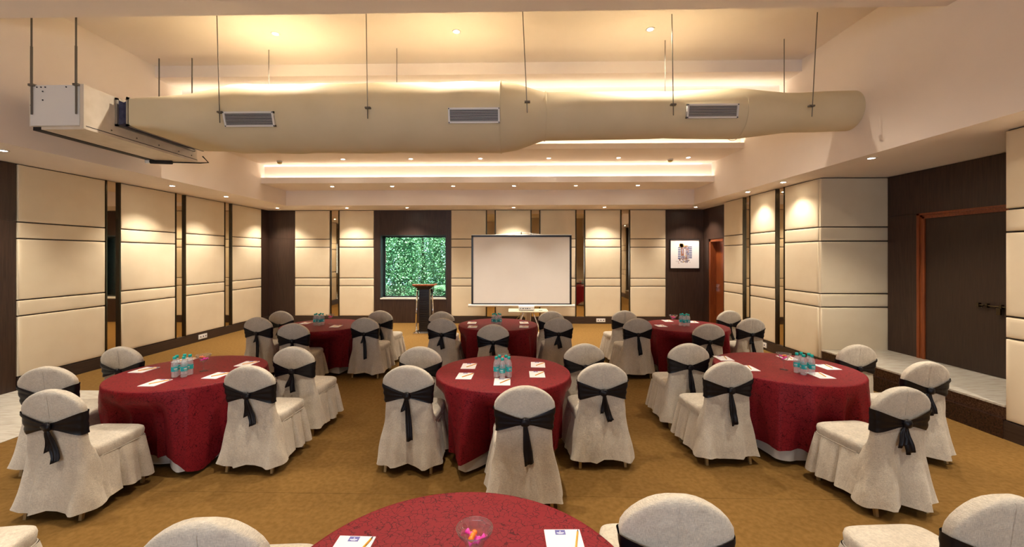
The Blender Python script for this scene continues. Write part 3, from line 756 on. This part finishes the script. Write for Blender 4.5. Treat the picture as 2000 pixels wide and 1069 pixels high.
for (x, z0, x1) in ((-3.78, -.20, -3.82), (-1.86, -.16, -1.88), (.18, -.10, .12), (2.07, -.10, 2.05), (3.83, -.13, 3.90)): hanger(x, -.50 if x < .3 else -.36, z0, x1)
for (x, z0) in ((-3.7, .20), (-1.75, .20), (2.2, .15), (3.9, .12)): hanger(x, .45 if x < 0 else .30, z0, None, False)

# ------------------------------------------------------------------ fan coil unit
ac = thing('fan_coil_unit', 'long cream air handling unit hung in the ceiling recess at left', 'air conditioner', (-5.33, 5.66, 3.39))
q = MB(); q.box(-.33, .33, -.87, .87, 0.03, .51); q.build('casing', 'casing', ac)
q = MB(); q.box(-.30, .285, -.885, -.872, .035, .505); ep = q.build('end_panel', 'white', ac)
for (x, z) in ((-.22, .48), (-.17, .48), (-.12, .48), (.13, .48), (-.15, .43), (-.15, .33), (-.28, .33), (-.29, .27)):
    q = MB(); q.lathe([(.008, 0), (.008, .006)], 8); o = q.build('screw', 'dark', ep); o.location = (x, -.886, z); o.rotation_euler = (PI/2, 0, 0)
q = MB(); q.box(.29, .335, -.885, -.86, 0.0, .515); q.build('corner_post', 'casing', ac)
q = MB(); q.box(-.20, .335, -.86, .88, -.005, .028); q.build('bottom_panel', 'casing', ac)
q = MB(); q.box(-.31, -.205, -.85, .87, -.012, .028); q.build('drain_tray', 'rubber', ac)
q = MB(); q.box(.331, .337, -.86, .87, .028, .036); q.build('joint_strip', 'dark', ac)
for y in (-.55, -.2, .15, .5, .75):
    q = MB(); q.lathe([(.009, 0), (.009, .006)], 8); o = q.build('screw', 'rod', ac); o.location = (.336, y, .075); o.rotation_euler = (0, PI/2, 0)
q = MB()
for b in ((-.50, .80, .145, .17), (-.50, .80, .475, .50), (-.50, -.475, .145, .50), (.775, .80, .145, .50)): q.box(.331, .36, b[0], b[1], b[2], b[3])
q.build('flange', 'steel', ac)
def rloop(x, g): return [(x, -.475 + g, .17 + g), (x, .775 - g, .17 + g), (x, .775 - g, .475 - g), (x, -.475 + g, .475 - g)]
q = MB(); q.loops([rloop(.36, 0), rloop(.40, .02), rloop(.44, .012), rloop(.475, .0)], True); q.build('canvas_collar', 'canvas', ac)
q = MB()
for b in ((-.50, .80, .145, .17), (-.50, .80, .475, .51), (-.50, -.475, .145, .51), (.775, .80, .145, .50)): q.box(.475, .495, b[0], b[1], b[2], b[3])
q.build('duct_flange', 'steel', ac)
for (x, y) in ((-.27, -.90), (.26, -.90), (-.27, .86), (.26, .86)):
    q = MB(); q.tube([(x, y, .16 if y < 0 else .4), (x, y, 5.028 - 3.39)], .009, 6); q.tube([(x, y, .5), (x, y, .95)], .012, 6); rd = q.build('hanger_rod', 'rod', ac)
    q = MB(); q.box(x - .03, x + .03, y - .015, y + .03, .49, .515); q.build('bracket', 'rod', rd)
q = MB(); q.tube([(-.28, .70, -.03), (-.1, .74, -.03), (.02, .76, -.03)], .03, 10); q.build('insulated_pipe', 'rubber', ac, True)
q = MB(); q.tube([(-.33, .69, -.03), (-.27, .70, -.03)], .033, 10); q.build('pipe_elbow', 'white', ac, True)
q = MB(); q.tube([(.0, .80, -.02), (.36, .90, -.01), (.48, .92, .0), (.42, .87, .09)], .010, 6); q.build('drain_pipe', 'rubber', ac)

# ------------------------------------------------------------------ recessed lamps
def downlight_proto(r):
    root = bpy.data.objects.new('downlight', None); C.objects.link(root); root.empty_display_size = .05
    q = MB(); q.lathe([(r, 0), (r + .018, -.001), (r + .016, -.006), (r, -.008), (r - .006, -.004)], 20, cap0=False, cap1=False); q.build('trim_ring', 'white', root, True)
    q = MB(); q.lathe([(r - .004, -.003), (r - .012, -.005)], 20); q.build('lamp_lens', 'lamp', root)
    return root
dp = downlight_proto(.045); fd = [True]
def downlight(x, y, z, label, power, group, ang=110, blend=.7):
    d = dp if fd[0] else copy_tree(dp); fd[0] = False
    d.location = (x, y, z); tag(d, label, 'downlight', group)
    l = bpy.data.lights.new('lamp_light', 'SPOT'); l.energy = power; l.color = WARM; l.spot_size = math.radians(ang); l.spot_blend = blend; l.shadow_soft_size = .04
    lo = bpy.data.objects.new('lamp_light', l); C.objects.link(lo); lo.location = (x, y, z - .02)
ords = ['first', 'second', 'third', 'fourth', 'fifth', 'sixth', 'seventh', 'eighth']
for i, (x, y) in enumerate(((-6.32, 5.06), (-6.34, 7.67), (-6.30, 9.08))): downlight(x, y, ZS, 'recessed lamp in the left soffit, %s from the camera' % ords[i], SPOT_W, 'left soffit lamps')
for i, x in enumerate((-6.4, -4.5, -2.86, .01, 2.44, 4.85)): downlight(x, 11.27, ZS, 'recessed lamp above the back wall, %s from left' % ords[i], SPOT_W, 'back soffit lamps')
for i, (x, y) in enumerate(((4.78, 5.71), (4.78, 7.54), (4.78, 8.66))): downlight(x, y, ZS, 'recessed lamp in the right soffit, %s from the camera' % ords[i], SPOT_W * (1.1 if i == 0 else .45), 'right soffit lamps')
for i, x in enumerate((-4.41, -2.94, -1.45, .02, 1.51, 2.99)): downlight(x, 10.14, 3.60, 'small lamp under the lowest ceiling step, %s from left' % ords[i], SPOT_W * .8, 'lowest step lamps', 90)
for i, x in enumerate((-3.77, -2.26, -.72, .78, 2.30, 3.81)): downlight(x, 9.22, 4.05, 'small lamp under the second ceiling step, %s from left' % ords[i], SPOT_W * 1.0, 'second step lamps', 85)
for i, x in enumerate((-3.34, -.79, 1.89)): downlight(x, 5.83, ZT, 'bright lamp in the top ceiling above the duct, %s from left' % ords[i], NEAR_W, 'top ceiling lamps', 140)
for j, y in enumerate((3.0, .6, -2.0)):
    for i, x in enumerate((-4.2, -.8, 2.8)): downlight(x, y, ZN, 'lamp in the near ceiling outside the photo, row %s place %s' % (ords[j], ords[i]), NEAR_W, 'near ceiling lamps', 88)
for i, y in enumerate((3.5, 1.0, -1.5)):
    downlight(-6.32, y, ZS, 'left soffit lamp outside the photo, %s' % ords[i], SPOT_W, 'near soffit lamps'); downlight(4.86, y, ZS, 'right soffit lamp outside the photo, %s' % ords[i], SPOT_W, 'near soffit lamps')
for i, (x, w) in enumerate(((-5.28, 'left'), (3.48, 'right'))):
    d = thing('smoke_detector', 'yellowed round smoke detector at %s end of second ceiling step' % w, 'smoke detector', (x, 9.38, 4.05), 0, 'smoke detectors')
    q = MB(); q.lathe([(.06, 0), (.062, -.02), (.055, -.03)], 16); q.build('base', 'white', d, True)
    q = MB(); q.lathe([(.05, -.03), (.045, -.055), (.02, -.065)], 16); q.build('sensor_cap', 'detector', d, True)

# ------------------------------------------------------------------ projection screen on tripod
sc = thing('projection_screen', 'white projection screen with black border and white roller tube', 'screen', (.22, 11.30, 0))
w2, z0, z1 = 1.345, .60, 2.46
q = MB(); nx, nz = 24, 16; vs = []; fs = []
for i in range(nx + 1):
    for j in range(nz + 1):
        u = i/nx*2 - 1; v = j/nz; vs.append((u*w2, -.006*math.sin(v*3+u*2) - .004*math.sin(u*9)*v, z0 + v*(z1 - z0)))
for i in range(nx):
    for j in range(nz): a = i*(nz+1) + j; fs.append((a, a+nz+1, a+nz+2, a+1))
q.add(vs, fs); q.add([(x, y + .006, z) for x, y, z in vs], [f[::-1] for f in fs]); fab = q.build('screen_fabric', 'screen', sc, True)
q = MB()
for b in ((-w2 - .0, -w2 + .05, z0, z1), (w2 - .05, w2, z0, z1), (-w2, w2, z1 - .045, z1), (-w2, w2, z0, z0 + .03)): q.box(b[0], b[1], -.018, .012, b[2], b[3])
q.build('black_border', 'black', sc)
q = MB(); q.tube([(-w2 - .06, 0, .57), (w2 + .06, 0, .57)], .038, 14); tb = q.build('roller_case', 'tube', sc, True)
for sx in (-1, 1):
    q = MB(); q.tube([(sx*(w2 + .055), 0, .57), (sx*(w2 + .085), 0, .57)], .042, 14); q.build('end_cap', 'white', tb, True)
q = MB(); q.tube([(-w2, 0, z1 + .01), (w2, 0, z1 + .01)], .015, 8); q.build('top_bar', 'tube', sc, True)
q = MB(); q.tube([(-.55, 0, z1 + .02), (0, 0, z1 + .08), (.55, 0, z1 + .02)], .006, 6); q.build('hanging_wire', 'tube', sc)
q = MB(); q.tube([(0, .06, .10), (0, .06, z1 + .09)], .016, 8); q.tube([(0, .06, z1 + .085), (0, -.02, z1 + .085)], .01, 6); q.build('tripod_pole', 'chrome', sc)
for a in (.3, 2.4, 4.5):
    q = MB(); q.tube([(0, .06, .32), (.42*math.cos(a), .06 + .35*math.sin(a), .012)], .011, 6); q.build('tripod_leg', 'chrome', sc)

# projector on a folding table
pt = thing('folding_table', 'small cream folding table with white tube legs before the screen', 'table', (.32, 8.98, 0))
q = MB(); q.box(-.42, .42, -.24, .24, .72, .75); o = q.build('table_top', 'tabletop', pt)
mod = o.modifiers.new('bevel', 'BEVEL'); mod.width = .012; mod.segments = 2
q = MB(); q.box(.22, .30, -.10, -.05, .75, .753); q.build('cable_slot', 'dark', pt)
for sx in (-1, 1):
    q = MB(); q.tube([(sx*.10, -.19, .715), (sx*.36, -.19, .012)], .011, 6); q.build('leg', 'tube', pt)
    q = MB(); q.tube([(sx*.10, .19, .715), (sx*.36, .19, .012)], .011, 6); q.build('leg', 'tube', pt)
    q = MB(); q.tube([(sx*.05, -.17, .715), (sx*.05, .17, .30)], .009, 6); q.build('brace', 'tube', pt)
q = MB(); q.tube([(-.28, 0, .25), (.28, 0, .25)], .009, 6); q.build('stretcher', 'tube', pt)
q = MB(); q.box(-.06, .06, -.03, .03, .12, .72); q.build('centre_post', 'tabletop', pt)
pj = thing('projector', 'white projector standing on the cream folding table', 'projector', (.28, 8.93, .7505))
q = MB(); q.box(-.165, .165, -.12, .12, .012, .10); o = q.build('projector_body', 'white', pj); mod = o.modifiers.new('bevel', 'BEVEL'); mod.width = .014; mod.segments = 3
q = MB(); q.box(-.15, .15, -.11, .11, .0, .012); q.build('projector_base', 'steel', pj)
for (x, w) in ((-.125, .016), (-.07, .03), (-.02, .02), (.02, .035), (.07, .02)):
    q = MB(); q.box(x - w/2, x + w/2, -.123, -.119, .045, .06); q.build('port', 'dark', pj)
q = MB(); q.lathe([(.03, 0), (.03, .02), (.02, .022)], 16); o = q.build('lens', 'black', pj); o.location = (.08, .12, .055); o.rotation_euler = (-PI/2, 0, 0)

# lectern
le = thing('lectern', 'black ribbed lectern with chrome side posts in front of the window', 'lectern', (-2.17, 10.28, 0))
q = MB(); q.loops([[(-.26, -.19, 0), (.26, -.19, 0), (.26, .19, 0), (-.26, .19, 0)], [(-.26, -.19, .03), (.26, -.19, .03), (.26, .19, .03), (-.26, .19, .03)], [(-.17, -.13, .06), (.17, -.13, .06), (.17, .13, .06), (-.17, .13, .06)]], True, True, True); q.build('base', 'chrome', le)
q = MB(); q.box(-.125, .125, -.10, .12, .06, 1.10); q.build('column', 'black', le)
for i in range(17):
    q = MB(); z = .09 + i*.057; q.box(-.118, .118, -.112, -.10, z, z + .046); q.build('rib', 'black', le)
q = MB(); q.loops([[(-.13, -.11, 1.09), (.13, -.11, 1.09), (.13, .13, 1.09), (-.13, .13, 1.09)], [(-.24, -.19, 1.17), (.24, -.19, 1.17), (.24, .19, 1.18), (-.24, .19, 1.18)]], True, True, True); q.build('flared_neck', 'black', le)
q = MB(); q.tube([(-.255, -.2, 1.20), (.255, -.2, 1.20)], .026, 10); q.box(-.27, .27, -.2, .22, 1.18, 1.215); q.build('reading_top', 'teak', le)
q = MB(); q.box(-.24, .24, -.17, .2, 1.215, 1.222); q.build('top_inlay', 'chrome', le)
for sx in (-1, 1):
    q = MB(); q.tube([(sx*.215, -.02, .04), (sx*.20, -.02, .5), (sx*.175, -.02, 1.10)], .023, 10); q.build('side_post', 'chrome', le, True)
q = MB(); q.tube([(.23, -.03, 1.15), (.185, -.05, .95)], .012, 8); q.build('microphone_cable', 'black', le)

# framed picture: loose watercolour of an old shuttered window
pic = thing('framed_picture', 'framed watercolour of an old shuttered window on the dark wood wall', 'picture', (4.80, YB - .032, 1.55))
q = MB(); w, h = .41, .82
for b in ((-w, -w + .014, 0, h), (w - .014, w, 0, h), (-w, w, 0, .014), (-w, w, h - .014, h)): q.box(b[0], b[1], -.03, 0, b[2], b[3])
q.build('picture_frame', 'black', pic)
q = MB(); q.box(-w + .014, w - .014, -.012, 0, .014, h - .014); q.build('picture_paper', 'paper', pic)
rp = random.Random(4); art = MB()
def blot(cx_, cz_, rw, rh, mi, n=9, y=-.0125):
    pts = [(cx_ + rw*math.cos(2*PI*k/n)*rp.uniform(.7, 1.15), y - mi*.0001, cz_ + rh*math.sin(2*PI*k/n)*rp.uniform(.7, 1.15)) for k in range(n)]
    art.add(pts, [tuple(range(n))], mi)
for i in range(26): blot(rp.uniform(-.10, .10), rp.uniform(.28, .62), .022, .035, rp.choice((1, 1, 3, 0, 2)), y=-.0136)
for i in range(9): blot(-.0 + rp.uniform(-.12, .12), .62 + rp.uniform(-.03, .06), .05, .04, 2)
for i in range(7): art.box(-.19 + .001*i, -.11, -.0128, -.0125, .27 + i*.05, .305 + i*.05, 0); art.box(.11, .20, -.0128, -.0125, .29 + i*.05, .325 + i*.05, 0)
for (a, b) in ((-.105, -.07), (-.035, -.015), (.02, .04), (.075, .105)): art.box(a, b, -.013, -.0125, .27, .60, 1)
for (a, b) in ((-.07, -.035), (.04, .075)): art.box(a, b, -.0129, -.0125, .29, .58, 3)
for i in range(22): blot(rp.uniform(-.16, .12), .24 + rp.uniform(-.05, .05), .028, .022, rp.choice((1, 2, 1, 3)))
for i in range(16): blot(rp.uniform(-.25, .15), .19 + rp.uniform(-.06, .16)*(rp.random()), .010, .016, rp.choice((1, 3)))
art.build('watercolour', ['p_blue', 'p_brown', 'p_ochre', 'p_grey'], pic)

# wall sockets on the baseboards
def socket(x, y, z, rz, label):
    t = thing('wall_socket', label, 'socket', (x, y, z), rz, 'wall sockets')
    q = MB(); q.box(-.125, .125, -.012, 0, -.05, .05); q.build('plate', 'white', t)
    for i in (-1, 0, 1):
        q = MB(); q.box(i*.075 - .028, i*.075 + .028, -.017, -.012, -.032, .032); m = q.build('socket_module', 'paper', t)
        q = MB(); q.box(i*.075 - .012, i*.075 + .012, -.019, -.017, -.014, .014); q.build('socket_holes', 'dark', m)
socket(XL + .055, 9.28, .10, PI/2, 'white socket plate on the left baseboard')
socket(2.46, YB - .055, .10, 0, 'white socket plate on the back baseboard, right of the screen')
socket(XR - .055, 8.68, .10, -PI/2, 'white socket plate on the right baseboard behind the last chair')

# ------------------------------------------------------------------ garden outside the window
g = MB(); g.box(-16, 10, YB + .3, 32, -.6, -.35); gr = struct(g.build('ground', 'soil'))
def tree(x, y, h, rx, rz_, nleaf, label, seed):
    t = thing('leafy_tree', label, 'tree', (x, y, -.35), 0, 'trees outside the window'); rn = random.Random(seed)
    q = MB(); q.tube([(0, 0, 0), (.05, .03, h*.4), (-.03, 0, h*.8)], [.09, .07, .03], 8); q.build('trunk', 'bark', t, True)
    q = MB(); vs = []; fs = []
    for i in range(nleaf):
        u, v, w = rn.gauss(0, 1), rn.gauss(0, 1), rn.gauss(0, 1); l = math.sqrt(u*u+v*v+w*w) or 1; k = rn.uniform(.1, 1.0)**.45
        lump = 1 + .18*math.sin(5*u/l + seed) * math.cos(4*w/l)
        p = Vector((u/l*rx*k*lump, v/l*rx*.6*k*lump, h*.5 + w/l*rz_*k*lump))
        d = Vector((rn.uniform(-1, 1), rn.uniform(-1, 1), rn.uniform(-.9, .3))).normalized(); e = d.cross(Vector((rn.uniform(-1, 1), rn.uniform(-1, 1), 1))).normalized()
        L_ = rn.uniform(.04, .085); B_ = L_*.42; o = len(vs)
        vs += [p, p + d*L_*.5 + e*B_, p + d*L_ , p + d*L_*.5 - e*B_]; fs.append((o, o+1, o+2, o+3))
    q.add(vs, fs); f = q.build('foliage', 'leaf', t); f['kind'] = 'stuff'
spots = [(-6.1, 15.6, 0, 'front row, far left'), (-4.3, 15.6, 0, 'front row, left'), (-2.5, 15.6, 0, 'front row, behind the lectern'), (-.7, 15.6, 0, 'front row, right'),
         (-6.2, 18.0, 1, 'second row, far left'), (-3.92, 18.0, 1, 'second row, left'), (-1.7, 18.0, 1, 'second row, right'),
         (-7.6, 20.6, 2, 'back row, left'), (-5.0, 20.6, 2, 'back row, middle'), (-2.4, 20.6, 2, 'back row, right')]
for i, (x, y, k, w) in enumerate(spots):
    tree(x, y, (4.6, 5.2, 6.0)[k], (.80, 1.02, 1.2)[k], (2.25, 2.6, 3.0)[k], 21000, 'dense green tree outside the window, ' + w, i + 1)
pal = thing('palm', 'pale feathery palm fronds beside the lectern outside the window', 'palm', (-1.9, 13.9, -.35))
q = MB(); q.tube([(0, 0, 0), (.02, 0, .6), (0, 0, 1.0)], [.06, .05, .04], 8); q.build('trunk', 'bark', pal, True)
for a in (2.9, 2.4, .3, 1.2, 4.0, 5.2):
    q = MB(); vs = []; fs = []
    for i in range(26):
        t = i / 25; c = Vector((math.cos(a)*1.0*t, math.sin(a)*.8*t, 1.0 + .9*t - .75*t*t)); w = .30*math.sin(PI*min(1, t*.85 + .12))
        for sd in (-1, 1):
            d = Vector((-math.sin(a)*sd*.8 + math.cos(a)*.6, math.cos(a)*sd*.8 + math.sin(a)*.6, -.25)).normalized()
            o = len(vs); vs += [c, c + d*w + Vector((0, 0, -.02)), c + Vector((math.cos(a)*.014, math.sin(a)*.014, .004))]; fs.append((o, o+1, o+2))
    q.add(vs, fs); q.build('frond', 'palm', pal)
